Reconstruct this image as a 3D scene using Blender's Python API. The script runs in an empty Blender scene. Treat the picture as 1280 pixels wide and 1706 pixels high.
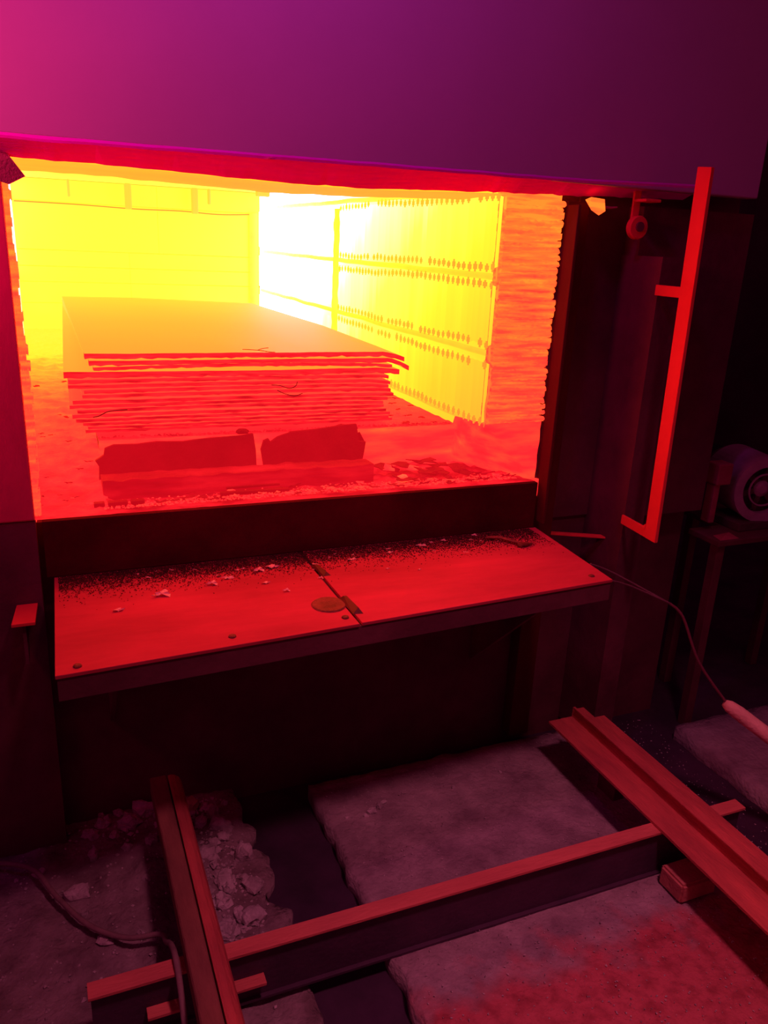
import bpy, bmesh, math, random
from mathutils import Vector, Matrix, noise
random.seed(7)
S = bpy.context.scene
COL = S.collection

# ------------------------------------------------------------------ camera
cam_d = bpy.data.cameras.new('camera')
cam = bpy.data.objects.new('camera', cam_d); COL.objects.link(cam)
cam_d.sensor_fit = 'VERTICAL'; cam_d.sensor_height = 36.0
cam_d.lens = 1330.0 / 1706.0 * 36.0
cam_d.clip_start = 0.02; cam_d.clip_end = 60
rx = Vector((0.92392175, -0.37989523, 0.04525711))     # image right in world
dn = Vector((-0.08154482, -0.3111211, -0.94686541))    # image down in world
fw = Vector((0.3737901, 0.87113907, -0.31843004))      # view direction in world
up = -dn
M = Matrix(((rx.x, up.x, -fw.x), (rx.y, up.y, -fw.y), (rx.z, up.z, -fw.z)))
cam.matrix_world = Matrix.Translation((0, 0, 1.6)) @ M.to_4x4()
S.camera = cam

# ------------------------------------------------------------------ world, lamps, exposure
S.view_settings.view_transform = 'Standard'
S.view_settings.look = 'None'
S.view_settings.exposure = 0.0
S.view_settings.gamma = 1.0
S.view_settings.use_curve_mapping = False
w = bpy.data.worlds.new('dark_workshop'); S.world = w; w.use_nodes = True
bg = w.node_tree.nodes['Background']
bg.inputs[0].default_value = (1.0, 0.06, 0.32, 1); bg.inputs[1].default_value = 0.085

def area(name, loc, target, size, power, color, spread=math.pi):
    l = bpy.data.lights.new(name, 'AREA'); l.shape = 'DISK'; l.size = size
    l.energy = power; l.color = color; l.spread = spread
    o = bpy.data.objects.new(name, l); COL.objects.link(o); o.location = loc
    o.rotation_euler = (Vector(target) - Vector(loc)).to_track_quat('-Z', 'Y').to_euler()
    return o
area('overhead_lamp', (0.85, 0.10, 3.6), (0.95, 0.9, 0.0), 0.30, 6.2, (1.0, 0.20, 0.36), math.radians(62))
area('violet_fill', (0.25, 1.25, 3.0), (0.40, 1.95, 2.6), 0.25, 4.0, (0.70, 0.035, 0.75), math.radians(115))  # added fill that gives the door its magenta cast
area('red_fill_left', (-0.66, 1.25, 1.95), (0.0, 1.95, 1.9), 0.3, 5.0, (1.0, 0.026, 0.20), math.radians(125))  # added red fill for door and left post, no furnace stands there

# ------------------------------------------------------------------ materials
def new_mat(name):
    m = bpy.data.materials.new(name); m.use_nodes = True
    return m, m.node_tree.nodes, m.node_tree.links, m.node_tree.nodes['Principled BSDF']

def steel(name, c1, c2, rough=0.7, scale=6.0, metal=0.0, bump=0.15, stretch=(1, 1, 1), spec=0.3):
    m, N, L, b = new_mat(name)
    tc = N.new('ShaderNodeNewGeometry'); mp = N.new('ShaderNodeMapping'); mp.inputs['Scale'].default_value = stretch
    L.new(tc.outputs['Position'], mp.inputs['Vector'])
    n = N.new('ShaderNodeTexNoise'); n.inputs['Scale'].default_value = scale; n.inputs['Detail'].default_value = 8
    n.inputs['Roughness'].default_value = 0.65
    L.new(mp.outputs[0], n.inputs['Vector'])
    r = N.new('ShaderNodeValToRGB'); r.color_ramp.elements[0].position = 0.35; r.color_ramp.elements[1].position = 0.68
    r.color_ramp.elements[0].color = (*c1, 1); r.color_ramp.elements[1].color = (*c2, 1)
    L.new(n.outputs['Fac'], r.inputs['Fac']); L.new(r.outputs['Color'], b.inputs['Base Color'])
    b.inputs['Roughness'].default_value = rough; b.inputs['Metallic'].default_value = metal
    b.inputs['Specular IOR Level'].default_value = spec
    n2 = N.new('ShaderNodeTexNoise'); n2.inputs['Scale'].default_value = scale * 9; n2.inputs['Detail'].default_value = 5
    L.new(mp.outputs[0], n2.inputs['Vector'])
    bp = N.new('ShaderNodeBump'); bp.inputs['Strength'].default_value = bump; bp.inputs['Distance'].default_value = 0.01
    L.new(n2.outputs['Fac'], bp.inputs['Height']); L.new(bp.outputs[0], b.inputs['Normal'])
    return m

# radiance of hot material against temperature (0 .. 1), linear colour divided by 14
HEAT = [(0.0, (0, 0, 0)), (0.2, (0.25, 0.001, 0.003)), (0.30, (0.62, 0.003, 0.010)), (0.36, (1.0, 0.010, 0.020)),
        (0.44, (1.4, 0.024, 0.030)), (0.52, (1.6, 0.070, 0.032)), (0.60, (1.8, 0.20, 0.028)),
        (0.68, (2.1, 0.40, 0.028)), (0.75, (4.2, 0.66, 0.026)), (0.80, (9.5, 0.93, 0.032)),
        (0.86, (12.0, 1.15, 0.12)), (0.92, (13.0, 1.5, 0.70)), (1.0, (14.0, 2.2, 4.0))]

def hot(name, base, t0, gx=0.0, gy=0.0, gz=0.0, x0=0.0, y0=2.0, z0=1.0, amp=0.0, nscale=12.0, stretch=(1, 1, 1),
        rough=0.8, bump=0.0, lo=0.0, hi=1.0, sample=True, bscale=60):
    """glowing material: temperature is a linear field of the place in the furnace plus uneven scale"""
    m, N, L, b = new_mat(name)
    g = N.new('ShaderNodeNewGeometry'); s = N.new('ShaderNodeSeparateXYZ'); L.new(g.outputs['Position'], s.inputs[0])
    def mth(op, a, bb):
        n = N.new('ShaderNodeMath'); n.operation = op
        for i, v in enumerate((a, bb)):
            if isinstance(v, (int, float)): n.inputs[i].default_value = v
            else: L.new(v, n.inputs[i])
        return n.outputs[0]
    t = None
    for out, k, o in (('X', gx, x0), ('Y', gy, y0), ('Z', gz, z0)):
        v = mth('MULTIPLY', mth('SUBTRACT', s.outputs[out], o), k)
        t = v if t is None else mth('ADD', t, v)
    t = mth('ADD', t, t0)
    mp = N.new('ShaderNodeMapping'); mp.inputs['Scale'].default_value = stretch; L.new(g.outputs['Position'], mp.inputs['Vector'])
    if amp:
        n = N.new('ShaderNodeTexNoise'); n.inputs['Scale'].default_value = nscale; n.inputs['Detail'].default_value = 6
        L.new(mp.outputs[0], n.inputs['Vector'])
        t = mth('ADD', t, mth('MULTIPLY', mth('SUBTRACT', n.outputs['Fac'], 0.5), amp * 2))
    t = mth('MINIMUM', mth('MAXIMUM', t, lo), hi)
    r = N.new('ShaderNodeValToRGB'); cr = r.color_ramp
    while len(cr.elements) > 1: cr.elements.remove(cr.elements[-1])
    cr.elements[0].position = HEAT[0][0]; cr.elements[0].color = (0, 0, 0, 1)
    for p, c in HEAT[1:]:
        e = cr.elements.new(p); e.color = (c[0] / 14, c[1] / 14, c[2] / 14, 1)
    L.new(t, r.inputs['Fac']); L.new(r.outputs['Color'], b.inputs['Emission Color'])
    b.inputs['Emission Strength'].default_value = 14.0
    b.inputs['Base Color'].default_value = (*base, 1); b.inputs['Roughness'].default_value = rough
    b.inputs['Specular IOR Level'].default_value = 0.15
    if bump:
        n2 = N.new('ShaderNodeTexNoise'); n2.inputs['Scale'].default_value = bscale; n2.inputs['Detail'].default_value = 6
        L.new(mp.outputs[0], n2.inputs['Vector'])
        bp = N.new('ShaderNodeBump'); bp.inputs['Strength'].default_value = bump; bp.inputs['Distance'].default_value = 0.01
        L.new(n2.outputs['Fac'], bp.inputs['Height']); L.new(bp.outputs[0], b.inputs['Normal'])
    m.cycles.emission_sampling = 'AUTO' if sample else 'NONE'
    return m

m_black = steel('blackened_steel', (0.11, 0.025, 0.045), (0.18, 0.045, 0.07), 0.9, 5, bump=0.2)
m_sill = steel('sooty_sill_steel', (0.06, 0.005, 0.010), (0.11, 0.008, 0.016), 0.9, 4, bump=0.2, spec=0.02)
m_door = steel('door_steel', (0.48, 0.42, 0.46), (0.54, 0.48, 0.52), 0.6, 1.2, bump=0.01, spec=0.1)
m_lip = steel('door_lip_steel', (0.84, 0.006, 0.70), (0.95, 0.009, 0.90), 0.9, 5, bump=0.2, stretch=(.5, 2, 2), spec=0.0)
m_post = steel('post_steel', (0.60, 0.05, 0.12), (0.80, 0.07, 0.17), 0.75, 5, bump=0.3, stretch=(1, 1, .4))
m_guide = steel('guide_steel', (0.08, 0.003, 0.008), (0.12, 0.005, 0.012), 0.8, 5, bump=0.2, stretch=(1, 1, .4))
m_red = steel('red_oxide_paint', (0.85, 0.05, 0.06), (0.98, 0.07, 0.08), 0.55, 5, bump=0.1, spec=.03)
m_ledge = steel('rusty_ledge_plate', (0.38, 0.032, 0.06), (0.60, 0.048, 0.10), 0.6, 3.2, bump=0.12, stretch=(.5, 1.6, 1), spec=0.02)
m_rail = steel('rusted_rail', (0.44, 0.08, 0.08), (0.72, 0.13, 0.12), 0.6, 9, bump=0.4, stretch=(2, .5, 2))
m_beam = steel('lit_rusted_channel', (0.62, 0.14, 0.13), (0.80, 0.20, 0.17), 0.6, 9, bump=0.3, stretch=(.5, 2, 2))  # rust red, with the glow on the channel's top put into the colour
m_beamweb = steel('shaded_channel_web', (0.06, 0.03, 0.06), (0.09, 0.04, 0.08), 0.7, 9, bump=0.2)  # shade on the same channel's web put into the colour
m_conc = steel('glow_tinted_concrete', (0.22, 0.15, 0.18), (0.46, 0.36, 0.38), 0.9, 7, bump=0.9)
def paint_red_glow(m, c1, c2, yb):  # mixes the furnace's red light into the near floor's base colour
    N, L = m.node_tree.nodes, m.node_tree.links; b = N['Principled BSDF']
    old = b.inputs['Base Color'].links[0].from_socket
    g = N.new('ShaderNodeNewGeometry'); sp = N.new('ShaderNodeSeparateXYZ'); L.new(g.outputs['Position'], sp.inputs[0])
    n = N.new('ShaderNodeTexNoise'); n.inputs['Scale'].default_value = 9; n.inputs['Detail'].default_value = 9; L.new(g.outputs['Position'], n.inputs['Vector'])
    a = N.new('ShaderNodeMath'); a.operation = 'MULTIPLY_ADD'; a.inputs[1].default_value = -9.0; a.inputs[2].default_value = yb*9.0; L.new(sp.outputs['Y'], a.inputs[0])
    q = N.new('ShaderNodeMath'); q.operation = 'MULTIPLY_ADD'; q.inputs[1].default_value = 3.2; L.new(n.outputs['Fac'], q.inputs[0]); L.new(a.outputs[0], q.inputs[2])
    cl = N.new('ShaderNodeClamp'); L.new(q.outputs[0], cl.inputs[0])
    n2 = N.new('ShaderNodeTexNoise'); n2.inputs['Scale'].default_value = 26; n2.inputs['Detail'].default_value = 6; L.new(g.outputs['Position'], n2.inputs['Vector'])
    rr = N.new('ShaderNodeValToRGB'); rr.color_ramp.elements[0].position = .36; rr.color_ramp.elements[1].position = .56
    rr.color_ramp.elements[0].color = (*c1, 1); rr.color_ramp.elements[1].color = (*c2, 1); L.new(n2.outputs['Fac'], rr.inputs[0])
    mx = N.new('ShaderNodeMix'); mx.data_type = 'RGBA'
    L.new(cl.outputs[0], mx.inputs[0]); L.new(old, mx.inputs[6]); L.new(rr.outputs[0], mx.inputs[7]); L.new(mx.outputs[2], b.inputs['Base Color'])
paint_red_glow(m_conc, (0.34, 0.06, 0.08), (0.50, 0.10, 0.13), 1.05)
m_soil = steel('ashy_soil', (0.16, 0.11, 0.12), (0.38, 0.29, 0.31), 0.95, 9, bump=1.0)
m_rock = steel('rubble_stone', (0.34, 0.27, 0.29), (0.72, 0.62, 0.64), 0.9, 14, bump=0.8)
m_rockb = steel('brown_rubble_stone', (0.34, 0.20, 0.12), (0.60, 0.38, 0.24), 0.9, 14, bump=0.6)
m_trench = steel('oily_trench_floor', (0.03, 0.015, 0.035), (0.07, 0.03, 0.07), 0.8, 5, bump=0.3)
m_cable = steel('dusty_rubber', (0.20, 0.12, 0.13), (0.32, 0.20, 0.21), 0.8, 20, bump=0.2)
m_pale = steel('pale_metal', (0.34, 0.28, 0.32), (0.50, 0.42, 0.47), 0.5, 9, bump=0.1)
m_motor = steel('dark_motor_casting', (0.08, 0.04, 0.05), (0.16, 0.08, 0.10), 0.6, 9, bump=0.3)
m_mred = steel('red_motor_bracket', (0.34, 0.05, 0.10), (0.46, 0.08, 0.14), 0.6, 9, bump=0.2)
m_wood = steel('worn_wood_handle', (0.75, 0.42, 0.34), (0.98, 0.62, 0.50), 0.7, 14, bump=0.3, stretch=(1, .2, 1))
m_wall = steel('workshop_wall', (0.10, 0.06, 0.08), (0.16, 0.10, 0.13), 0.9, 2, bump=0.3)
m_flake = steel('bright_scale_flake', (0.8, 0.30, 0.30), (1.0, 0.48, 0.46), 0.45, 30, bump=0.4)
m_dflake = steel('dull_scale_flake', (0.14, 0.02, 0.02), (0.30, 0.05, 0.05), 0.6, 30, bump=0.4)
m_wire = steel('burnt_wire', (0.10, 0.01, 0.01), (0.16, 0.02, 0.02), 0.6, 30, bump=0.1)

LB = (0.30, 0.14, 0.04)
h_side = hot('hot_element_lining', LB, 0.785, gy=0.115, gz=0.13, z0=1.65, amp=0.012, nscale=3)
h_ribbon = hot('hot_heating_ribbon', LB, 0.785, gy=0.135, gz=0.17, z0=1.65, amp=0.030, nscale=14, stretch=(0, 1, .06), sample=True)
h_peg = hot('hot_ceramic_hook', (0.25, 0.05, 0.02), 0.655, gy=0.105, gz=0.06, z0=1.6, amp=0.02, sample=False)
h_strip = hot('hot_ceramic_shelf', LB, 0.735, gy=0.075, gz=0.10, z0=1.6, amp=0.02, nscale=20, sample=False)
h_back = hot('hot_back_lining', (0.3, 0.2, 0.04), 0.788, gz=-0.03, z0=1.5, amp=0.025, nscale=2.2, sample=True)
h_backj = hot('hot_back_joint', (0.3, 0.2, 0.04), 0.755, sample=False)
h_roof = hot('hot_roof_lining', (0.2, 0.1, 0.04), 0.735, gy=.03, amp=0.02, nscale=3)
h_hang = hot('hot_roof_hanger', (0.3, 0.1, 0.04), 0.735, sample=False)
h_soffit = hot('hot_door_soffit', (0.1, .04, .02), 0.69, gx=-0.02, amp=0.02, nscale=6, stretch=(.3, 1, 1), sample=False)
h_left = hot('hot_left_lining', LB, 0.80, gy=0.06, gz=0.10, z0=1.65, amp=0.10, nscale=7)
h_blanket = hot('glowing_blanket_layer', (0.30, 0.08, 0.03), 0.565, gz=0.15, z0=1.45, amp=0.16, nscale=34, stretch=(.22, 1, 2.4), bump=1.0, lo=.40, hi=.64, sample=False)
h_hearth = hot('hot_hearth_plate', (0.10, 0.02, 0.02), 0.36, gy=0.24, y0=2.1, amp=0.09, nscale=11, stretch=(.5, .8, 2), bump=.6, lo=.30, hi=.78)
h_pink = hot('pale_hearth_face', (0.10, 0.03, 0.03), 0.465, amp=0.16, nscale=13, stretch=(.35, 1, 2), bump=.5)
h_well = hot('scaly_hearth_well', (0.08, 0.012, 0.018), 0.33, amp=0.19, nscale=26, stretch=(.35, 1, 2), bump=1.0, lo=.25, hi=.47)
h_ramp = hot('scaly_left_floor', (0.10, 0.03, 0.02), 0.39, gy=0.235, y0=2.1, amp=0.11, nscale=20, stretch=(.7, 1, 2), bump=1.0, hi=.79)
h_mid = hot('buried_sheet_face', (0.12, 0.03, 0.02), 0.50, gy=0.02, y0=2.3, amp=0.02, nscale=20, sample=False)
h_top = hot('glowing_sheet_face', (0.12, 0.015, 0.01), 0.640, gy=0.050, y0=2.3, amp=0.006, nscale=3, rough=.55, hi=.78, sample=True)
h_edge = hot('red_sheet_edge', (0.10, 0.015, 0.02), 0.36, gz=0.22, z0=1.15, amp=0.17, nscale=34, stretch=(.35, 1, 3), bump=.8, lo=.28, hi=.50, sample=False)  # sheet edges set redder and dimmer than the faces
h_dark = hot('cool_scale_plate', (0.08, 0.004, 0.006), 0.265, amp=0.03, nscale=9, bump=.3, sample=False)
h_dflk = hot('cool_hearth_flake', (0.08, 0.006, 0.008), 0.275, amp=0.05, nscale=30, bump=.4, sample=False)
h_flk = hot('warm_hearth_flake', (0.20, 0.06, 0.05), 0.45, amp=0.10, nscale=40, bump=.4, sample=False)
h_stone = hot('pale_hearth_stone', (0.7, 0.22, 0.12), 0.52, amp=0.03, nscale=40, bump=.4, sample=False)

# ------------------------------------------------------------------ mesh helpers
def add_box(bm, lo, hi, mi=0):
    x0, y0, z0 = lo; x1, y1, z1 = hi
    v = [bm.verts.new(p) for p in ((x0,y0,z0),(x1,y0,z0),(x1,y1,z0),(x0,y1,z0),(x0,y0,z1),(x1,y0,z1),(x1,y1,z1),(x0,y1,z1))]
    for f in ((0,3,2,1),(4,5,6,7),(0,1,5,4),(1,2,6,5),(2,3,7,6),(3,0,4,7)):
        bm.faces.new([v[i] for i in f]).material_index = mi
    return v

def add_hull(bm, pts):
    vs = [bm.verts.new(p) for p in pts]
    bmesh.ops.convex_hull(bm, input=vs)

def frame(d):
    d = d.normalized(); a = Vector((0, 0, 1)) if abs(d.z) < .9 else Vector((1, 0, 0))
    u = d.cross(a).normalized(); return u, d.cross(u).normalized()

def add_tube(bm, pts, r, n=10, caps=True):
    pts = [Vector(p) for p in pts]; rings = []
    rs = r if isinstance(r, (list, tuple)) else [r] * len(pts)
    for i, p in enumerate(pts):
        d = (pts[min(i + 1, len(pts) - 1)] - pts[max(i - 1, 0)])
        u, v = frame(d)
        rings.append([bm.verts.new(p + (u * math.cos(2*math.pi*k/n) + v * math.sin(2*math.pi*k/n)) * rs[i]) for k in range(n)])
    for a, b in zip(rings, rings[1:]):
        for k in range(n): bm.faces.new((a[k], a[(k+1) % n], b[(k+1) % n], b[k]))
    if caps:
        bm.faces.new(rings[0][::-1]); bm.faces.new(rings[-1])

def smooth_path(P, k=6):
    P = [Vector(p) for p in P]; out = []
    for i in range(len(P) - 1):
        p0, p1, p2, p3 = P[max(i-1, 0)], P[i], P[i+1], P[min(i+2, len(P)-1)]
        for j in range(k):
            t = j / k
            out.append(0.5*((2*p1)+(-p0+p2)*t+(2*p0-5*p1+4*p2-p3)*t*t+(-p0+3*p1-3*p2+p3)*t**3))
    out.append(P[-1]); return out

def link(name, bm, mats, parent=None, bevel=0.0, smooth=False, loc=None):
    if bevel:
        bmesh.ops.bevel(bm, geom=[e for e in bm.edges], offset=bevel, segments=2, affect='EDGES', profile=.5)
    bmesh.ops.recalc_face_normals(bm, faces=bm.faces)
    me = bpy.data.meshes.new(name)
    if loc is not None:
        bmesh.ops.translate(bm, verts=bm.verts, vec=-Vector(loc))
    bm.to_mesh(me); bm.free()
    for m in (mats if isinstance(mats, (list, tuple)) else [mats]): me.materials.append(m)
    if smooth:
        for p in me.polygons: p.use_smooth = True
    o = bpy.data.objects.new(name, me); COL.objects.link(o)
    if loc is not None: o.location = loc
    if parent is not None:
        o.parent = parent
        if loc is None or True: o.location = (Vector(loc) if loc is not None else Vector()) - parent_world(parent)
    return o

def parent_world(p):
    v = Vector(p.location)
    while p.parent is not None:
        p = p.parent; v += Vector(p.location)
    return v

def box(name, lo, hi, mat, parent=None, bevel=0.0, loc=None):
    bm = bmesh.new(); add_box(bm, lo, hi)
    return link(name, bm, mat, parent, bevel, loc=loc)

def tag(o, label, cat, group=None, kind=None):
    if label: o['label'] = label
    if cat: o['category'] = cat
    if group: o['group'] = group
    if kind: o['kind'] = kind
    return o

def struct(o): o['kind'] = 'structure'; return o

def thing(name, label, cat, loc=(0, 0, 0), group=None):
    o = bpy.data.objects.new(name, None); o.empty_display_size = .05; COL.objects.link(o); o.location = loc
    return tag(o, label, cat, group)

def share(src, name, loc, parent=None, rot=None, scale=None):
    o = src.copy(); o.name = name; COL.objects.link(o)
    if parent is not None: o.parent = parent; o.location = Vector(loc) - parent_world(parent)
    else: o.location = loc
    if rot: o.rotation_euler = rot
    if scale: o.scale = scale
    return o

# ------------------------------------------------------------------ the setting: floor, walls
FZ = -0.055
struct(box('floor', (-4, -3, FZ - .1), (6, 7, FZ), m_trench))
def slab(name, x0, x1, y0, y1, mat, rag=0.006, top=0.0, amp=0.004, lumps=None, nx=60, ny=60, sc=1.0):
    bm = bmesh.new(); V = []
    for j in range(ny + 1):
        row = []
        for i in range(nx + 1):
            x = x0 + (x1 - x0) * i / nx; y = y0 + (y1 - y0) * j / ny
            z = top + amp * noise.noise(Vector((x * 9 * sc, y * 9 * sc, 3))) + amp * .5 * noise.noise(Vector((x * 31, y * 31, 8)))
            if lumps: z += lumps(x, y)
            ex = rag * noise.noise(Vector((x * 3, y * 14, 1)))*2.5
            if i in (0, nx): x += ex
            if j in (0, ny): y += rag * 2.5 * noise.noise(Vector((x * 14, 5, 1)))
            row.append(bm.verts.new((x, y, z)))
        V.append(row)
    for j in range(ny):
        for i in range(nx): bm.faces.new((V[j][i], V[j][i+1], V[j+1][i+1], V[j+1][i]))
    def skirt(line):
        low = [bm.verts.new((v.co.x, v.co.y, FZ + .001)) for v in line]
        for a, b, c, d in zip(line, line[1:], low[1:], low): bm.faces.new((a, b, c, d))
    skirt(V[0]); skirt(V[-1]); skirt([r[0] for r in V]); skirt([r[-1] for r in V])
    return struct(link(name, bm, mat, smooth=True))
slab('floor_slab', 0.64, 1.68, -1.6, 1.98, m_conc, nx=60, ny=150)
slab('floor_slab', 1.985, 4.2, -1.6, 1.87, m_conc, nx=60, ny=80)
def lumps(x, y):
    r = max(0.0, 1 - abs(x - .18) / .28) * max(0.0, 1 - abs(y - 1.85) / .36)
    return .035 * r + .022 * max(0, noise.noise(Vector((x * 11, y * 11, 0)))) * (.4 + r) + .008 * noise.noise(Vector((x*40, y*40, 2)))
slab('floor_soil', -2.2, 0.43, 0.2, 2.12, m_soil, rag=.016, top=-.025, amp=.010, lumps=lumps, nx=170, ny=150)
struct(box('wall_back', (-4, 6.6, FZ), (6, 6.8, 4.2), m_wall))
struct(box('wall_right', (5.8, -3, FZ), (6, 6.6, 4.2), m_wall))

# ------------------------------------------------------------------ the furnace
FU = thing('furnace', 'large black steel heat treatment furnace with white and yellow hot lined chamber', 'furnace', (0.66, 2.0, 0.0))
# shell
def shell(name, lo, hi, mat=m_black, **k): return box(name, lo, hi, mat, FU, **k)
shell('base_panel', (-0.60, 2.06, FZ), (2.04, 2.12, 0.78))
shell('hearth_base', (-0.54, 2.06, 0.78), (1.98, 5.25, 0.90))
shell('jamb_casing', (1.362, 2.06, 0.90), (1.45, 2.12, 1.80))
shell('front_panel', (1.445, 2.05, 0.78), (1.62, 2.12, 2.60))
shell('front_panel', (1.62, 1.985, 0.78), (2.04, 2.12, 1.735))
shell('front_panel', (1.62, 2.05, 1.735), (2.04, 2.12, 2.60))
shell('guide_post', (1.612, 1.868, 0.0), (1.69, 2.06, 1.60))
shell('front_panel', (-0.60, 2.08, 0.78), (-0.30, 2.12, 2.60))
shell('side_panel', (1.98, 2.12, FZ), (2.04, 5.25, 2.60))
shell('side_panel', (-0.60, 2.12, FZ), (-0.54, 5.25, 2.60))
shell('rear_panel', (-0.60, 5.25, FZ), (2.04, 5.31, 2.60))
shell('roof_panel', (-0.60, 2.12, 2.54), (1.98, 5.25, 2.60))
# front posts
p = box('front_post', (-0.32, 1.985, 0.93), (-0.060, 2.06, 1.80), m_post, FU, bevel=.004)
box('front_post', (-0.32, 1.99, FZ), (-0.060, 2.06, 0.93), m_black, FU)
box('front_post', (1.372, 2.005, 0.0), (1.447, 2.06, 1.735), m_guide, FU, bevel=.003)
box('guide_flange', (1.372, 1.952, 0.80), (1.382, 2.005, 1.725), m_guide, FU, bevel=.002)
# sill
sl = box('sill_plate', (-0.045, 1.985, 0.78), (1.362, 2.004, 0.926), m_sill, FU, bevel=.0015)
# hearth well, plate, side block
def rough_grid(name, fn, nu, nv, mat, parent, smooth=True, mats=None):
    bm = bmesh.new(); V = [[bm.verts.new(fn(i / nu, j / nv)) for i in range(nu + 1)] for j in range(nv + 1)]
    for j in range(nv):
        for i in range(nu): bm.faces.new((V[j][i], V[j][i+1], V[j+1][i+1], V[j+1][i]))
    return link(name, bm, mat, parent, smooth=smooth)
def nz(x, y, z=0): return noise.noise(Vector((x, y, z)))
rough_grid('hearth_well', lambda u, v: Vector((0.10 + 1.27*u, 2.004 + .26*v,
           .925 + (.004 + .022*v) * (nz(u*18, v*5) + .6) + .010*max(0, nz(u*46, v*16, 4))*(v > .05) - (.003 if v < .02 else 0))), 180, 40, h_well, FU)
def ramp(u, v):
    x = -0.10 + .215*u; y = 2.004 + 2.76*v**1.3
    s = min(1, (y - 2.0) / .75)
    return Vector((x, y, .925 + .155*s + (.010*nz(x*26, y*14) + .008*max(0, nz(x*60, y*40, 2)))*(v > .005)))
rough_grid('hearth_side_floor', ramp, 26, 130, h_ramp, FU)
rough_grid('hearth_plate', lambda u, v: Vector((0.108 + 1.09*u, 2.215 + 2.56*v**1.2, 1.062 + .004*nz(u*24, v*40) + .005*max(0, nz(u*60, v*120, 2))*(v > .01))), 90, 70, h_hearth, FU)
rough_grid('hearth_front_face', lambda u, v: Vector((0.108 + 1.09*u, 2.232 - .017*v + .006*nz(u*16, v*3) + .004*nz(u*50, v*9, 3),
           (.90 + .165*v))), 110, 14, h_pink, FU)
bm = bmesh.new()
add_hull(bm, [(1.18, 2.215, 1.092), (1.175, 2.26, .93), (1.362, 2.006, .925), (1.182, 2.004, 1.108), (1.362, 2.004, 1.112), (1.40, 2.30, .93), (1.40, 2.30, 1.10)])
bmesh.ops.subdivide_edges(bm, edges=bm.edges, cuts=8, use_grid_fill=True)
for v in bm.verts: v.co += Vector((.0, -.005, .004)) * nz(v.co.x*30, v.co.z*60, v.co.y*30) + Vector((-.004, -.003, 0))*nz(v.co.x*9, v.co.z*90)
link('corner_block', bm, h_pink, FU, smooth=True)

# chamber lining
YB = 4.79; XR = 1.192; XL = -0.105; ZR = 1.84
box('side_lining', (XR, 2.06, 1.085), (1.36, YB, ZR + .04), h_side, FU)
box('lining_foot', (XR - .002, 2.24, 1.04), (1.36, YB, 1.090), h_side, FU)
box('jamb_core', (1.184, 2.022, 1.10), (1.362, 2.06, ZR), h_blanket, FU)
box('casing_strip', (1.362, 2.01, .93), (1.372, 2.06, 1.735), m_black, FU)
box('side_lining', (XL - .12, 2.26, .90), (XL, YB, ZR + .04), h_left, FU)
box('roof_lining', (XL, 2.26, ZR), (XR, YB, ZR + .12), h_roof, FU)
# back wall in courses with recessed joints
zc = [1.05, 1.215, 1.325, 1.405, 1.488, 1.728, 1.84]
for a, b in zip(zc, zc[1:]):
    xs = [XL, .46, XR] if b < 1.7 else [XL, .62, XR]
    for xa, xb in zip(xs, xs[1:]):
        box('lining_slab', (xa + .001, YB, a + .002), (xb - .001, YB + .08, b - .002), h_back, FU, bevel=.002)
box('lining_backing', (XL, YB + .02, 1.0), (XR, YB + .12, ZR), h_backj, FU)
# corner column at the back right, joint column half way
def col(y0, y1, x0, mat, seedv):
    rough_grid('lining_column', lambda u, v: Vector((x0 - .012*math.sin(math.pi*u) + .006*nz(v*14, u*3, seedv), y0 + (y1-y0)*u, 1.09 + .64*v)), 8, 60, mat, FU)
h_col = hot('hot_lining_column', LB, 0.815, amp=0.05, nscale=12, stretch=(1, 1, .5), sample=False)
h_col2 = hot('hot_corner_column', LB, 0.775, amp=0.02, nscale=12, sample=False)
col(3.365, 3.435, XR - .012, h_col, 1)
rough_grid('lining_column', lambda u, v: Vector((1.128 + .05*u, YB - .012 - .01*math.sin(math.pi*u), 1.09 + .64*v + .0*u)), 6, 30, h_col2, FU)
# hangers under the roof by the back wall
for k, (x, wdt, zb, yy) in enumerate(((0.17, .012, 1.755, 4.70), (0.465, .034, 1.712, 4.72), (.815, .034, 1.708, 4.72), (.89, .014, 1.76, 4.70), (1.09, .07, 1.80, 4.3))):
    bm = bmesh.new(); add_box(bm, (x - wdt/2, yy, zb), (x + wdt/2, yy + .03, ZR))
    link('roof_hanger', bm, h_hang, FU, bevel=.006)
# thin crack strip where the back wall meets the roof band
bm = bmesh.new(); add_tube(bm, smooth_path([(XL + .01, YB - .004, 1.722), (.2, YB - .004, 1.722), (.5, YB - .006, 1.716), (.75, YB - .004, 1.719), (.95, YB - .004, 1.712), (1.14, YB - .006, 1.722)]), .0028, 6)
h_crk = hot('cool_joint_cord', (0.1, 0.03, 0.01), 0.62, sample=False)
link('joint_cord', bm, h_crk, FU)

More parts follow.
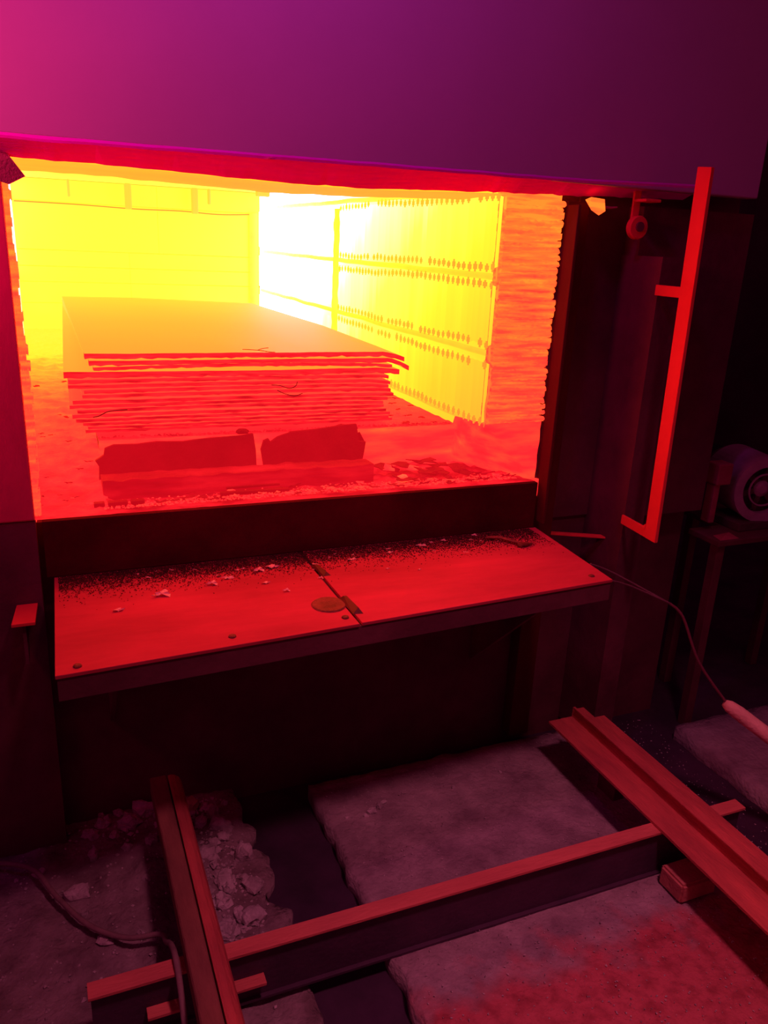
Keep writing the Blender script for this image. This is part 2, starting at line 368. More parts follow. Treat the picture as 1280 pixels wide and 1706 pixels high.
# heating elements: folded ribbons hung on ceramic hooks, three tiers, two bays
rows = [(1.735, 1.55), (1.50, 1.335), (1.283, 1.11)]
def ribbon(y0, y1, z0, z1, xw, sgn, n, mat):
    bm = bmesh.new(); prev = None
    for i in range(n * 4 + 1):
        y = y0 + (y1 - y0) * i / (n * 4); x = xw - sgn * (.012 + .006 * math.sin(i * math.pi / 2))
        zt = z1 + .003 * math.sin(i * 1.7); zb = z0 + .003 * math.cos(i * 2.1)
        c = [bm.verts.new((x, y, zb)), bm.verts.new((x, y, (zb+zt)/2)), bm.verts.new((x, y, zt))]
        if prev:
            for k in range(2): bm.faces.new((prev[k], c[k], c[k+1], prev[k+1]))
        prev = c
    return link('heating_ribbon', bm, mat, FU, smooth=True)
peg0 = None
for (zt, zb) in rows:
    for bay, (ya, yb) in enumerate(((2.03, 3.36), (3.44, 4.76))):
        rb = ribbon(ya, yb, zb, zt, XR, 1, 38, h_ribbon)
        if bay == 0:
            for zz in (zt, zb):
                y = ya + .01
                while y < yb - .01:
                    zj = zz + .0035 * nz(y * 3, zz * 9) * 3 + random.uniform(-.002, .002)
                    hgt = random.uniform(.85, 1.15)
                    if random.random() > .05:
                        if peg0 is None:
                            bm = bmesh.new(); add_box(bm, (-.0015, -.0085, -.0125), (.0015, .0085, .0125))
                            bmesh.ops.bevel(bm, geom=[e for e in bm.edges if abs(e.verts[0].co.x - e.verts[1].co.x) > .002], offset=.006, segments=2, affect='EDGES')
                            peg0 = link('ceramic_hook', bm, h_peg, rb)
                            peg0.location = Vector((XR - .022, y, zj)) - parent_world(rb)
                        else:
                            share(peg0, 'ceramic_hook', (XR - .022, y, zj), rb, scale=(1, random.uniform(.75, 1.25), hgt))
                    y += .0345 + random.uniform(-.003, .003)
        ribbon(ya, yb, zb, zt, XL, -1, 38, h_left) if bay == 0 else None
# shelves between tiers
for zz in (1.525, 1.309, 1.092, 1.757):
    rough_grid('ceramic_shelf', lambda u, v, zz=zz: Vector((XR - .010*math.sin(math.pi*v), 2.03 + 2.72*u, zz - .009 + .018*v + .004*nz(u*14, zz*7) )), 90, 4, h_strip, FU)

# right jamb built of folded blanket layers, ragged fronts
JL = []
for k in range(6):
    bm = bmesh.new(); nx, V = 22, []
    for (dz, dy) in ((.0, .05), (.001, .006), (.006, .0), (.013, .0015), (.0185, .007), (.019, .05)):
        V.append([bm.verts.new((-.09 + .18*i/nx, dy + (.007*nz(i*.55, k*7, dz*90) + .004*nz(i*1.9, k*3, dz*200)) * (dy < .04), dz + .0035*nz(i*.45, k*5 + 2) + (.003*nz(i*1.3, k*9) if 0 < dz < .019 else 0))) for i in range(nx + 1)])
    for a, b in zip(V, V[1:]):
        for i in range(nx): bm.faces.new((a[i], a[i+1], b[i+1], b[i]))
    bm.faces.new([r[0] for r in V]); bm.faces.new([r[-1] for r in V][::-1])
    o = link('blanket_layer', bm, h_blanket, FU, smooth=True)
    JL.append(o)
z = 1.112; k = 0
while z < 1.735:
    # inner edge leans a little
    lx = random.uniform(-.003, .003); ext = .0
    if z < 1.15: ext = .024
    cx = 1.272 + lx*.4 + ext/2; sx = (0.182 + lx + ext) / .18
    loc = (cx, 2.004 + random.uniform(-.004, .004), z); sc = (sx, 1, random.uniform(.9, 1.12))
    if k < 6:
        o = JL[k]; o.location = Vector(loc) - parent_world(FU); o.scale = sc
    else: share(JL[random.randrange(6)], 'blanket_layer', loc, FU, scale=sc)
    k += 1; z += .0178
# inner return of the right jamb (paler board beside the elements)
rough_grid('jamb_board', lambda u, v: Vector((1.182 + .004*nz(v*16, u*2) - .012*max(0, .25-v)*4*(1-u), 2.012 + .03*u, 1.10 + .635*v)), 4, 60, hot('glowing_jamb_board', LB, .615, gz=.20, z0=1.45, amp=.03, nscale=16, sample=False), FU)
# left jamb layers
z = .932
while z < 1.735:
    w_ = random.uniform(.88, 1.12)
    share(JL[random.randrange(6)], 'blanket_layer', (-0.0555 + random.uniform(-.004, .004) - .004*math.sin(z*9), 2.006, z), FU, scale=(.022*w_/.18, 1, 1.05)); z += .0185
box('jamb_lining', (XL - .12, 2.056, .90), (-0.058, 2.27, 1.74), hot('glowing_left_jamb', LB, .60, gz=.22, z0=1.45, amp=.08, nscale=20, bump=.6, sample=False), FU, bevel=.004)
bm = bmesh.new(); add_hull(bm, [(-.115, 1.97, 1.752), (-.04, 1.965, 1.738), (-.012, 1.975, 1.700), (-.045, 1.975, 1.682), (-.11, 1.972, 1.70), (-.10, 2.03, 1.72), (-.03, 2.02, 1.70), (-.06, 2.02, 1.76)])
link('cracked_mortar', bm, steel('mortar_crust', (.3, .10, .15), (.5, .16, .22), .9, 20, bump=.6), FU)
# small stub of blanket under the right jamb, tuft and clip at its top
bm = bmesh.new(); add_hull(bm, [(1.362, 2.0, .935), (1.395, 1.995, .93), (1.385, 2.0, .875), (1.365, 1.998, .88), (1.37, 2.04, .93), (1.38, 2.03, .88)])
link('blanket_tuft', bm, h_pink, FU)
bm = bmesh.new(); add_hull(bm, [(1.40, 1.94, 1.745), (1.445, 1.94, 1.742), (1.452, 1.94, 1.712), (1.435, 1.945, 1.700), (1.405, 1.94, 1.712), (1.41, 1.98, 1.74), (1.44, 1.975, 1.71)])
link('blanket_tuft', bm, h_blanket, FU)
bm = bmesh.new(); add_tube(bm, [(1.44, 1.945, 1.722), (1.475, 1.945, 1.722), (1.49, 1.94, 1.724)], [.004, .003, .002], 8); link('anchor_pin', bm, m_mred, FU)

# ------------------------------------------------------------------ raised door
DO = thing('furnace_door', 'raised grey steel lift door tinted magenta above the glowing opening', 'door', (0.6, 1.95, 1.74))
box('door_panel', (-1.3, 1.925, 1.775), (1.98, 1.975, 3.1), m_door, DO, bevel=.004)
bm = bmesh.new(); V = []
prof = [(1.935, 1.80), (1.923, 1.771), (1.925, 1.766), (1.998, 1.738), (2.012, 1.740), (2.012, 1.80)]
nx = 150
for (y, z0) in prof:
    row = []
    for i in range(nx + 1):
        x = -1.3 + 3.065 * i / nx
        up_ = .012*max(0, x) * .7 - .017*math.exp(-((x - .68) / .42)**2) * (z0 < 1.76) + .0018*nz(x*11, z0*30) + (.0035*nz(x*34, 3) if .9 < y - 1.0 < 1.02 and z0 < 1.75 else 0)
        up_ += .02*max(0, x - 1.35)
        row.append(bm.verts.new((x, y, z0 + up_)))
    V.append(row)
for a, b in zip(V, V[1:]):
    for i in range(nx): bm.faces.new((a[i], a[i+1], b[i+1], b[i]))
bm.faces.new([r[0] for r in V]); bm.faces.new([r[-1] for r in V][::-1])
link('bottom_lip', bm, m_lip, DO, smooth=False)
rough_grid('door_lining', lambda u, v: Vector((-.12 + 1.36*u, 2.008 + (.30 + .015*nz(u*9, 2))*v, 1.738 + .0085*(-.12+1.36*u)*.8 - .017*math.exp(-((-.12+1.36*u - .68) / .42)**2) - .006*v + .004*nz(u*20, v*3)*v)), 90, 6, h_soffit, DO)
bm = bmesh.new(); add_box(bm, (-.12, 2.312, 1.74), (1.20, 2.318, 1.838)); link('door_lining', bm, h_roof, DO)
# chipped bright spot on the lip
bm = bmesh.new(); add_hull(bm, [(.487, 1.918, 1.768), (.500, 1.918, 1.7725), (.508, 1.918, 1.7745), (.497, 1.918, 1.7695), (.495, 1.923, 1.771)])
link('paint_chip', bm, m_flake, DO)
# roller hanging from the lip
bm = bmesh.new(); add_box(bm, (1.556, 1.955, 1.665), (1.580, 1.963, 1.775)); br = link('roller_bracket', bm, m_red, DO, bevel=.002)
bm = bmesh.new(); add_box(bm, (1.556, 1.905, 1.742), (1.610, 1.955, 1.750)); link('roller_bracket', bm, m_red, DO, bevel=.002)
bm = bmesh.new(); add_tube(bm, [(1.568, 1.952, 1.675), (1.568, 1.932, 1.675)], .032, 28)
bmesh.ops.bevel(bm, geom=[e for e in bm.edges], offset=.003, segments=1, affect='EDGES'); wh = link('roller', bm, m_red, br)
bm = bmesh.new(); add_tube(bm, [(1.568, 1.934, 1.677), (1.568, 1.926, 1.677)], .013, 16); link('axle_nut', bm, m_black, br)

# ------------------------------------------------------------------ door guide frame on the right
GF = thing('guide_frame', 'tall red-lit flat bar guide frame with side arm and foot right of the furnace mouth', 'guide frame', (1.60, 1.73, 0.8))
bm = bmesh.new()
add_hull(bm, [(x, y, z) for x in (1.600, 1.611) for y, z in ((1.709, .804), (1.756, .806), (1.724, 1.822), (1.774, 1.826))])
link('upright', bm, m_red, GF, bevel=.0015)
box('arm', (1.601, 1.750, 1.496), (1.609, 1.868, 1.525), m_red, GF, bevel=.0015)
bm = bmesh.new(); add_hull(bm, [(x, y, z) for x in (1.601, 1.609) for y, z in ((1.712, .804), (1.712, .834), (1.868, .811), (1.868, .840))])
link('foot', bm, m_red, GF, bevel=.0015)
bm = bmesh.new(); add_hull(bm, [(1.597, 1.756, .832), (1.597, 1.771, .832), (1.597, 1.756, .848), (1.608, 1.756, .832), (1.608, 1.771, .832), (1.608, 1.756, .848)]); link('weld_bead', bm, m_red, GF)

# ------------------------------------------------------------------ loading ledge in front of the sill
LE = thing('loading_ledge', 'red-lit flat steel shelf of two plates below the furnace mouth, littered with flakes', 'shelf', (0.66, 1.75, 0.78))
def plate(pts, zt, th):
    bm = bmesh.new()
    a = [bm.verts.new((x, y, zt)) for x, y in pts]; b = [bm.verts.new((x, y, zt - th)) for x, y in pts]
    bm.faces.new(a); bm.faces.new(b[::-1])
    for i in range(len(pts)): bm.faces.new((a[i], b[i], b[(i+1) % len(pts)], a[(i+1) % len(pts)]))
    return bm
link('ledge_plate', plate([(-.037, 1.485), (.606, 1.521), (.600, 1.982), (-.029, 1.982)], .780, .008), m_ledge, LE, bevel=.001)
link('ledge_plate', plate([(.613, 1.522), (1.342, 1.563), (1.367, 1.982), (.611, 1.982)], .781, .008), m_ledge, LE, bevel=.001)
link('ledge_frame', plate([(-.034, 1.489), (1.340, 1.567), (1.362, 1.98), (-.026, 1.98)], .771, .05), m_black, LE)
for x in (.08, 1.22): 
    bm = bmesh.new(); add_hull(bm, [(x, 2.058, .30), (x, 2.058, .722), (x, 1.62, .722), (x + .012, 2.058, .30), (x + .012, 2.058, .722), (x + .012, 1.62, .722)])
    link('gusset', bm, m_black, LE)
for (x, y) in ((0.005, 1.512), (.32, 1.545), (.585, 1.56), (1.30, 1.60)):
    bm = bmesh.new(); add_tube(bm, [(x, y, .780), (x, y, .783), (x, y, .7845)], [.009, .008, .005], 12); link('rivet', bm, m_dflake, LE)
# hinge-like scab on the seam
bm = bmesh.new(); add_hull(bm, [(.600, 1.875, .781), (.622, 1.882, .781), (.632, 1.80, .781), (.612, 1.80, .781), (.606, 1.86, .790), (.622, 1.81, .789)]); link('seam_weld', bm, m_wire, LE)
bm = bmesh.new(); add_hull(bm, [(.604, 1.66, .781), (.628, 1.67, .781), (.632, 1.565, .781), (.608, 1.57, .781), (.612, 1.65, .792), (.624, 1.58, .792)]); link('seam_weld', bm, m_wire, LE)
bm = bmesh.new(); add_tube(bm, [(.57, 1.635, .7805), (.57, 1.635, .7835)], [.042, .039], 26); link('round_patch', bm, m_dflake, LE)

# ------------------------------------------------------------------ stack of steel sheets
def X(px): return .09 + (px - 140) * .00172
def Zt(py): return 1.289 - (py - 588) / 545.0
sheets = [  # left px, right px, top py, thickness py, (bow px, centre, width), right droop px, left lift
    (140, 677, 588.0, 7.0, 0, 9, 'topmost broad orange sheet of the glowing stack, bare upper face'),
    (146, 688, 598.4, 6.6, 0, 14, 'second glowing sheet from the top, right end drooping past the others'),
    (152, 655, 607.6, 4.6, 3.4, 2, 'third glowing sheet from the top, thin and arched over a bright gap'),
    (108, 669, 613.6, 8.0, -1.5, 4, 'fourth glowing sheet from the top, its left corner sticking furthest out'),
    (114, 650, 626.0, 4.8, 1, 2, 'fifth glowing sheet from the top of the stack'),
    (113, 653, 633.5, 4.6, 1, 4, 'sixth glowing sheet from the top of the stack'),
    (136, 650, 641.0, 4.5, 1.6, 2, 'seventh glowing sheet from the top, set back at its left end'),
    (133, 655, 648.2, 4.5, 1, 2, 'eighth glowing sheet from the top, in the middle of the stack'),
    (118, 658, 655.4, 4.6, 0.5, 1, 'ninth glowing sheet from the top of the stack'),
    (113, 648, 662.5, 4.4, 1, 1, 'tenth glowing sheet from the top of the stack'),
    (124, 640, 669.4, 4.4, 2, 1, 'eleventh glowing sheet from the top, short at its right end'),
    (116, 642, 676.2, 4.4, 0, 0, 'fifth glowing sheet from the bottom of the stack'),
    (121, 646, 683.0, 4.2, 1, 0, 'fourth glowing sheet from the bottom of the stack'),
    (131, 655, 689.2, 4.0, 0, 0, 'third glowing sheet from the bottom of the stack'),
    (138, 652, 694.8, 3.8, 0, 0, 'second glowing sheet from the bottom of the stack'),
    (134, 660, 700.0, 3.6, 0, 0, 'bottom glowing sheet of the stack, resting on the hearth'),
]
for si, (pl, pr, py, th, bow, droop, lab) in enumerate(sheets):
    x0, x1 = X(pl), X(pr); zt = Zt(py); tk = (th + .5) / 545.0
    nx, ny = 64, 10; bm = bmesh.new(); yb = 4.30 + random.uniform(-.05, .05)
    yf = 2.262 + random.uniform(-.006, .006)
    def zof(x, y, s):
        u = (x - x0) / (x1 - x0); v = (y - yf) / (yb - yf)
        f = max(0, 1 - v*2.5)
        zz = zt + bow/545*math.sin(math.pi*min(1, max(0, u)))*f - droop/545*max(0, (u - .92)/.08)**1.6*f
        zz += .0011*nz(x*7, si*3.1)*f + .0005*nz(x*23, si*5.7)*f
        zz += -.030*(1 - si/15)*max(0, u-.35)*max(0, v-.1)
        return zz
    T, B = [], []
    for j in range(ny + 1):
        v = (j / ny) ** 1.8; tr, br_ = [], []
        for i in range(nx + 1):
            x = x0 + (x1 - x0)*i/nx; y = yf + (yb - yf)*v
            x += (.088 - x0) * v * (1 - i/nx)
            jag = (.004*nz(x*30, si*9) + .002*nz(x*90, si*9)) if j == 0 else 0
            tj = tk * (1 + (.28*nz(x*45, si*4.4) + .16*nz(x*130, si*2.4) if j == 0 else 0))
            zz = zof(x, y, 0)
            tr.append(bm.verts.new((x, y + jag, zz))); br_.append(bm.verts.new((x, y + jag*1.3, zz - tj)))
        T.append(tr); B.append(br_)
    for j in range(ny):
        for i in range(nx):
            bm.faces.new((T[j][i], T[j][i+1], T[j+1][i+1], T[j+1][i])); bm.faces.new((B[j][i+1], B[j][i], B[j+1][i], B[j+1][i+1]))
    for i in range(nx):
        bm.faces.new((T[0][i+1], T[0][i], B[0][i], B[0][i+1])).material_index = 1
        bm.faces.new((T[-1][i], T[-1][i+1], B[-1][i+1], B[-1][i]))
    for j in range(ny):
        bm.faces.new((T[j][0], T[j+1][0], B[j+1][0], B[j][0])).material_index = 1 if j == 0 else 0
        bm.faces.new((T[j+1][-1], T[j][-1], B[j][-1], B[j+1][-1])).material_index = 1
    o = link('steel_sheet', bm, [h_top if si < 4 else h_mid, h_edge], loc=((x0+x1)/2, 2.26, zt - tk))
    tag(o, lab, 'steel sheet', 'glowing steel sheets stacked in the furnace')

# ------------------------------------------------------------------ things on the hearth
def slabthing(name, pts, y0, th, mat, label, cat, group=None, lean=0.0):
    """upright ragged plate: pts are (x, z) outline"""
    bm = bmesh.new(); zb = min(p[1] for p in pts)
    a = [bm.verts.new((x, y0 + (z - zb)*lean, z)) for x, z in pts]; b = [bm.verts.new((x, y0 + th + (z - zb)*lean, z)) for x, z in pts]
    bm.faces.new(a); bm.faces.new(b[::-1])
    for i in range(len(pts)): bm.faces.new((a[i], b[i], b[(i+1) % len(pts)], a[(i+1) % len(pts)]))
    bmesh.ops.triangulate(bm, faces=bm.faces)
    cx = sum(p[0] for p in pts)/len(pts)
    return tag(link(name, bm, mat, loc=(cx, y0, zb)), label, cat, group)
slabthing('scale_plate', [(.10, .945), (.104, 1.0), (.095, 1.015), (.118, 1.028), (.122, 1.045), (.145, 1.053), (.2, 1.052), (.26, 1.056), (.33, 1.053), (.38, 1.058), (.44, 1.060), (.50, 1.064), (.528, 1.066), (.532, 1.02), (.53, .95)],
          2.172, .012, h_dark, 'dark ragged scale plate leaning on the hearth front, the left one', 'scale plate', 'scale plates at the hearth front', lean=.30)
slabthing('scale_plate', [(.555, .95), (.548, 1.02), (.558, 1.045), (.572, 1.05), (.578, 1.04), (.60, 1.054), (.64, 1.066), (.72, 1.070), (.80, 1.078), (.846, 1.080), (.85, 1.03), (.872, 1.028), (.865, 1.0), (.85, .95)],
          2.176, .012, h_dark, 'dark ragged scale plate leaning on the hearth front, the right one', 'scale plate', 'scale plates at the hearth front', lean=.28)
h_step = hot('dull_red_slab', (0.08, 0.01, 0.012), 0.305, amp=.08, nscale=14, stretch=(.4, 1, 2), bump=.8, sample=False)
bm = bmesh.new(); add_box(bm, (.105, 2.095, .93), (.86, 2.165, .985))
bmesh.ops.subdivide_edges(bm, edges=[e for e in bm.edges if abs(e.verts[0].co.x - e.verts[1].co.x) > .3], cuts=60)
for v in bm.verts: v.co += Vector((0, .006*nz(v.co.x*22, v.co.z*30), .005*nz(v.co.x*30, v.co.y*30, 5)*(v.co.z > .95)))
tag(link('refractory_slab', bm, h_step, loc=(.48, 2.13, .93)), 'long low dull red slab lying in front of the dark scale plates', 'slab')
def bar(name, x0, x1, y, z, h, d, mat, label, cat, rot=0.0, group=None):
    bm = bmesh.new(); add_box(bm, (-(x1-x0)/2, -d/2, 0), ((x1-x0)/2, d/2, h))
    bmesh.ops.bevel(bm, geom=list(bm.edges), offset=min(h, d)*.15, segments=1, affect='EDGES')
    o = link(name, bm, mat); o.location = ((x0+x1)/2, y, z); o.rotation_euler = (0, 0, rot)
    return tag(o, label, cat, group)
bar('steel_bar', .40, .59, 2.055, .936, .010, .014, h_dark, 'short dark flat bar lying near the sill in the red debris', 'bar', -.03)
bar('steel_bar', .42, .57, 2.075, .948, .006, .008, h_dark, 'thin dark bar lying behind the short flat bar near the sill', 'bar', .02)
for x0, x1, lab in ((.078, .104, 'small dark brick piece at the left end of the row near the sill'), (.112, .160, 'dark brick piece in the middle of the row near the sill'), (.168, .202, 'dark brick piece at the right end of the row near the sill')):
    bar('brick_piece', x0, x1, 2.045, .934, .012, .02, h_dark, lab, 'brick', 0, 'dark brick pieces near the sill')
def rock(r, sx, sy, sz, seedv, mat, jag=.35, sub=2):
    bm = bmesh.new(); bmesh.ops.create_icosphere(bm, subdivisions=sub, radius=r)
    for v in bm.verts:
        n = v.co.normalized(); k = 1 + jag*nz(n.x*1.7 + seedv, n.y*1.7, n.z*1.7) + .12*nz(n.x*5, n.y*5 + seedv, n.z*5)
        v.co = Vector((n.x*r*k*sx, n.y*r*k*sy, n.z*r*k*sz))
    return bm
o = link('pale_stone', rock(.016, 1.3, .8, .75, 3, h_stone), h_stone); o.location = (.935, 2.055, .948)
tag(o, 'pale orange stone among dark flakes just behind the sill', 'stone')
# flat flakes
def flake_mesh(r, seedv, th=.0016, n=11):
    bm = bmesh.new(); a, b = [], []
    for k in range(n):
        an = 2*math.pi*k/n; rr = r*random.choice((.35, .6, .8, 1.15))*random.uniform(.85, 1.2)
        x, y = rr*math.cos(an)*1.5, rr*math.sin(an)*.7; zz = r*random.uniform(-.1, .35)
        a.append(bm.verts.new((x, y, zz + th))); b.append(bm.verts.new((x, y, zz)))
    ca = bm.verts.new((0, 0, .12*r + th)); cb = bm.verts.new((0, 0, .12*r))
    for k in range(n):
        q = (k+1) % n
        bm.faces.new((a[k], a[q], ca)); bm.faces.new((b[q], b[k], cb)); bm.faces.new((a[k], b[k], b[q], a[q]))
    return bm
def flake(loc, r, rz, mat, label, group, tilt=0.0, name='scale_flake', srcs={}):
    key = (mat.name, random.randrange(5))
    if key not in srcs:
        o = link(name, flake_mesh(.01, key[1]*3.7 + len(srcs)), mat); srcs[key] = o
    else:
        o = srcs[key].copy(); COL.objects.link(o)
    o.name = name
    s = r / .01; o.location = loc; o.scale = (s, s, min(s, 1.6)); o.rotation_euler = (tilt, 0, rz)
    return tag(o, label, 'flake', group)
for i in range(60):
    x = random.uniform(.12, 1.30); y = 2.012 + abs(random.gauss(0, .035))
    if x < .9: y = min(y, 2.085)
    lim = 2.0 + .20*(1.36 - x)/.18
    if y > lim - .02: continue
    dk = random.random() < .5
    flake((x, y, .938 + random.uniform(0, .004)), random.uniform(.006, .014), random.uniform(-.5, .5), h_dflk if dk else h_flk,
          'small dull red flake in the debris strip just behind the sill' if dk else 'small bright red flake in the debris strip just behind the sill',
          'dull flakes behind the sill' if dk else 'bright flakes behind the sill', random.uniform(-.3, .5))
for i, (x, y, r, dk) in enumerate(((.92, 2.13, .034, 1), (.97, 2.12, .028, 1), (1.03, 2.12, .030, 1), (1.09, 2.13, .034, 1), (.99, 2.09, .030, 0), (.90, 2.08, .022, 0), (1.07, 2.085, .030, 1), (1.13, 2.06, .032, 1), (1.0, 2.045, .026, 1), (.93, 2.045, .024, 1), (1.12, 2.10, .022, 0))):
    flake((x, y, .948 + .010*(i % 3) + .12*(y-2.05)), r, random.uniform(-.4, .4), h_dflk if dk else h_flk,
          'large dark flake heaped before the pale hearth face' if dk else 'large pale red flake heaped before the pale hearth face',
          'dark flakes before the hearth face' if dk else 'pale flakes before the hearth face', random.uniform(.0, .5), 'scale_flake')
for i in range(34):
    y = 2.02 + random.random()**1.4*1.0; x = random.uniform(-.07, .085); s = min(1, (y - 2.0)/.75)
    dk = random.random() < .65
    flake((x, y, .935 + .155*s), random.uniform(.003, .008), random.uniform(-.6, .6), h_dflk if dk else h_flk,
          'dark flake on the floor strip left of the sheet stack' if dk else 'bright flake on the floor strip left of the sheet stack',
          'dark flakes left of the stack' if dk else 'bright flakes left of the stack', random.uniform(-.1, .5))
for i in range(26):
    x = random.uniform(.98, 1.17); y = random.uniform(2.23, 2.8); dk = random.random() < .6
    flake((x, y  , 1.068), random.uniform(.006, .013), random.uniform(-.6, .6), h_dflk if dk else h_flk,
          'dark flake on the hearth right of the sheet stack' if dk else 'bright flake on the hearth right of the sheet stack',
          'dark flakes right of the stack' if dk else 'bright flakes right of the stack', random.uniform(-.1, .3))
for (x, lab) in ((.50, 'dark clinker lump under the stack, left of the middle'), (.80, 'dark clinker lump under the stack, right of the middle')):
    o = link('clinker_lump', rock(.013, 1.5, .7, .7, x*9, h_dark), h_dark); o.location = (x, 2.225, 1.070); tag(o, lab, 'clinker', 'clinker lumps under the stack')
for x, lab in ((1.005, 'small dark knob on the pale hearth face, left of two'), (1.035, 'small dark knob on the pale hearth face, right of two')):
    pass
# debris crumbs nobody could count
def crumbs(name, n, fn, mat, label, s0, s1):
    bm = bmesh.new()
    for i in range(n):
        p = fn(); r = random.uniform(s0, s1)
        a = random.uniform(0, 6.28); c, s = math.cos(a), math.sin(a)
        pts = [Vector((dx*c - dy*s, dx*s + dy*c, dz))*r + Vector(p) for dx, dy, dz in ((1.4, 0, 0), (-.6, .8, 0), (-.9, -.7, 0), (.1, .1, .8))]
        v = [bm.verts.new(q) for q in pts]
        for f in ((0, 1, 3), (1, 2, 3), (2, 0, 3), (0, 2, 1)): bm.faces.new([v[k] for k in f])
    return tag(link(name, bm, mat), label, 'debris', None, 'stuff')
crumbs('scale_crumbs', 1500, lambda: (random.uniform(.1, 1.30), 2.012 + abs(random.gauss(0, .03)), .936), h_flk, 'fine red scale crumbs strewn in the well behind the sill', .0015, .0045)
crumbs('hearth_crumbs', 700, lambda: (random.uniform(.11, 1.17), 2.222 + abs(random.gauss(0, .012)), 1.066), h_edge, 'fine clinker crumbs along the front edge of the hearth under the stack', .002, .006)
m_crumb_shade = steel('shade_black_scale', (0.03, 0.003, 0.005), (0.08, 0.008, 0.01), 0.9, 30, bump=0.4)
crumbs('ledge_shade_crumbs', 24000, lambda: (random.uniform(-.02, 1.34), max(1.6, 1.978 - abs(random.gauss(0, .055))), .7815), m_crumb_shade, 'fine scale crumbs, blackened as shade, along the back of the loading ledge', .0008, .0022)  # scale crumbs made black and dense to paint shade along the ledge's back
crumbs('floor_grit', 2600, lambda: (random.uniform(.66, 1.9), random.uniform(.8, 1.95), .003), m_rock, 'fine grit scattered on the concrete floor slab', .0008, .003)

# wires on the stack
def wire(name, pts, r, mat, label, group=None):
    bm = bmesh.new(); add_tube(bm, smooth_path(pts), r, 6)
    return tag(link(name, bm, mat, smooth=True), label, 'wire', group)
wire('bent_wire', [(X(390), 2.30, 1.2935), (X(404), 2.285, 1.294), (X(418), 2.272, 1.2935), (X(430), 2.26, 1.291), (X(440), 2.262, 1.290)], .0011, m_wire, 'dark bent wire lying lengthwise on the front edge of the top sheet', 'bent wires on the stack')
wire('bent_wire', [(X(412), 2.268, 1.2955), (X(424), 2.30, 1.2955), (X(438), 2.325, 1.294)], .0011, m_wire, 'short dark wire crossing the other wire on the top sheet', 'bent wires on the stack')
wire('bent_wire', [(X(432), 2.250, 1.198), (X(447), 2.244, 1.196), (X(462), 2.243, 1.188), (X(474), 2.248, 1.194), (X(478), 2.255, 1.205)], .0011, m_wire, 'upper curled wire hanging on the front of the sheet stack', 'bent wires on the stack')
wire('bent_wire', [(X(442), 2.250, 1.182), (X(455), 2.244, 1.172), (X(472), 2.242, 1.166), (X(486), 2.247, 1.172)], .0011, m_wire, 'lower curled wire hanging on the front of the sheet stack', 'bent wires on the stack')
wire('bent_wire', [(X(146), 2.246, 1.122), (X(155), 2.244, 1.126), (X(168), 2.246, 1.136), (X(182), 2.247, 1.139), (X(198), 2.25, 1.139)], .0013, m_wire, 'dark wire hanging on the lower left front of the sheet stack', 'bent wires on the stack')

# ------------------------------------------------------------------ flakes on the ledge (placed where the photograph shows them)
for x, y, r, rz, lab in ((.103, 1.745, .013, .1, 'bright curled flake nearest the left end of the ledge'),
        (.205, 1.80, .022, .15, 'long bright flake at the back of the left ledge plate'),
        (.33, 1.83, .015, .1, 'bright flake at the back of the left ledge plate, midway'),
        (.375, 1.855, .014, .1, 'bright flake leftward of the seam at the back of the ledge'),
        (.46, 1.88, .016, .3, 'crumpled bright flake close left of the ledge seam'),
        (.50, 1.895, .018, -.2, 'flat bright flake touching the sill shadow left of the seam'),
        (.495, 1.74, .010, .2, 'small white flake standing alone left of the seam'),
        (.46, 1.80, .010, 0, 'small bright flake between the crumpled flake and the seam'),
        (.60, 1.79, .008, 0, 'tiny bright flake beside the upper seam weld'),
        (.72, 1.885, .012, .4, 'bright flake on the right ledge plate nearest the seam'),
        (.84, 1.905, .011, .2, 'round bright flake at the back of the right ledge plate'),
        (.95, 1.93, .013, .1, 'pair-like bright flake at the middle back of the right plate'),
        (1.03, 1.95, .009, 0, 'small bright flake at the back right of the ledge'),
        (1.14, 1.965, .010, 0, 'bright flake near the right back corner of the ledge'),
        (.79, 1.80, .006, 0, 'lone tiny flake at mid depth on the right ledge plate'),
        (.87, 1.77, .006, .2, 'lone faint flake right of the middle of the right plate')):
    flake((x, y, .7815), r*.85, rz, m_flake, lab, 'bright flakes on the ledge', .22)
for i in range(60):
    x = random.uniform(.15, 1.25); y = 1.95 - abs(random.gauss(0, .05))
    b_ = random.random() < .45
    flake((x, y, .781), random.uniform(.0022, .0055), random.uniform(-1, 1), m_flake if b_ else m_dflake,
          'tiny bright chip strewn along the back of the ledge' if b_ else 'tiny dull chip strewn along the back of the ledge',
          'bright chips on the ledge' if b_ else 'dull chips on the ledge', random.uniform(0, .4))
# charred twig-like scrap at the right end of the ledge
SC = thing('metal_scrap', 'dark twisted metal scrap near the right end of the ledge', 'scrap', (1.22, 1.87, .782))
bm = bmesh.new(); add_tube(bm, smooth_path([(1.16, 1.925, .787), (1.19, 1.90, .793), (1.225, 1.86, .790), (1.25, 1.845, .786), (1.27, 1.85, .785)]), [.004]*24 + [.003], 6) if False else add_tube(bm, smooth_path([(1.16, 1.925, .787), (1.19, 1.90, .793), (1.225, 1.86, .790), (1.25, 1.845, .786), (1.27, 1.85, .785)]), .0045, 6)
link('strand', bm, m_dflake, SC)
bm = bmesh.new(); add_tube(bm, smooth_path([(1.20, 1.93, .785), (1.21, 1.89, .79), (1.232, 1.85, .785), (1.225, 1.835, .784)]), .0035, 6); link('strand', bm, m_dflake, SC)
o = link('lump', rock(.014, 1.6, .8, .5, 9, m_wire), m_wire, SC); o.location = Vector((1.238, 1.845, .787)) - Vector(SC.location)

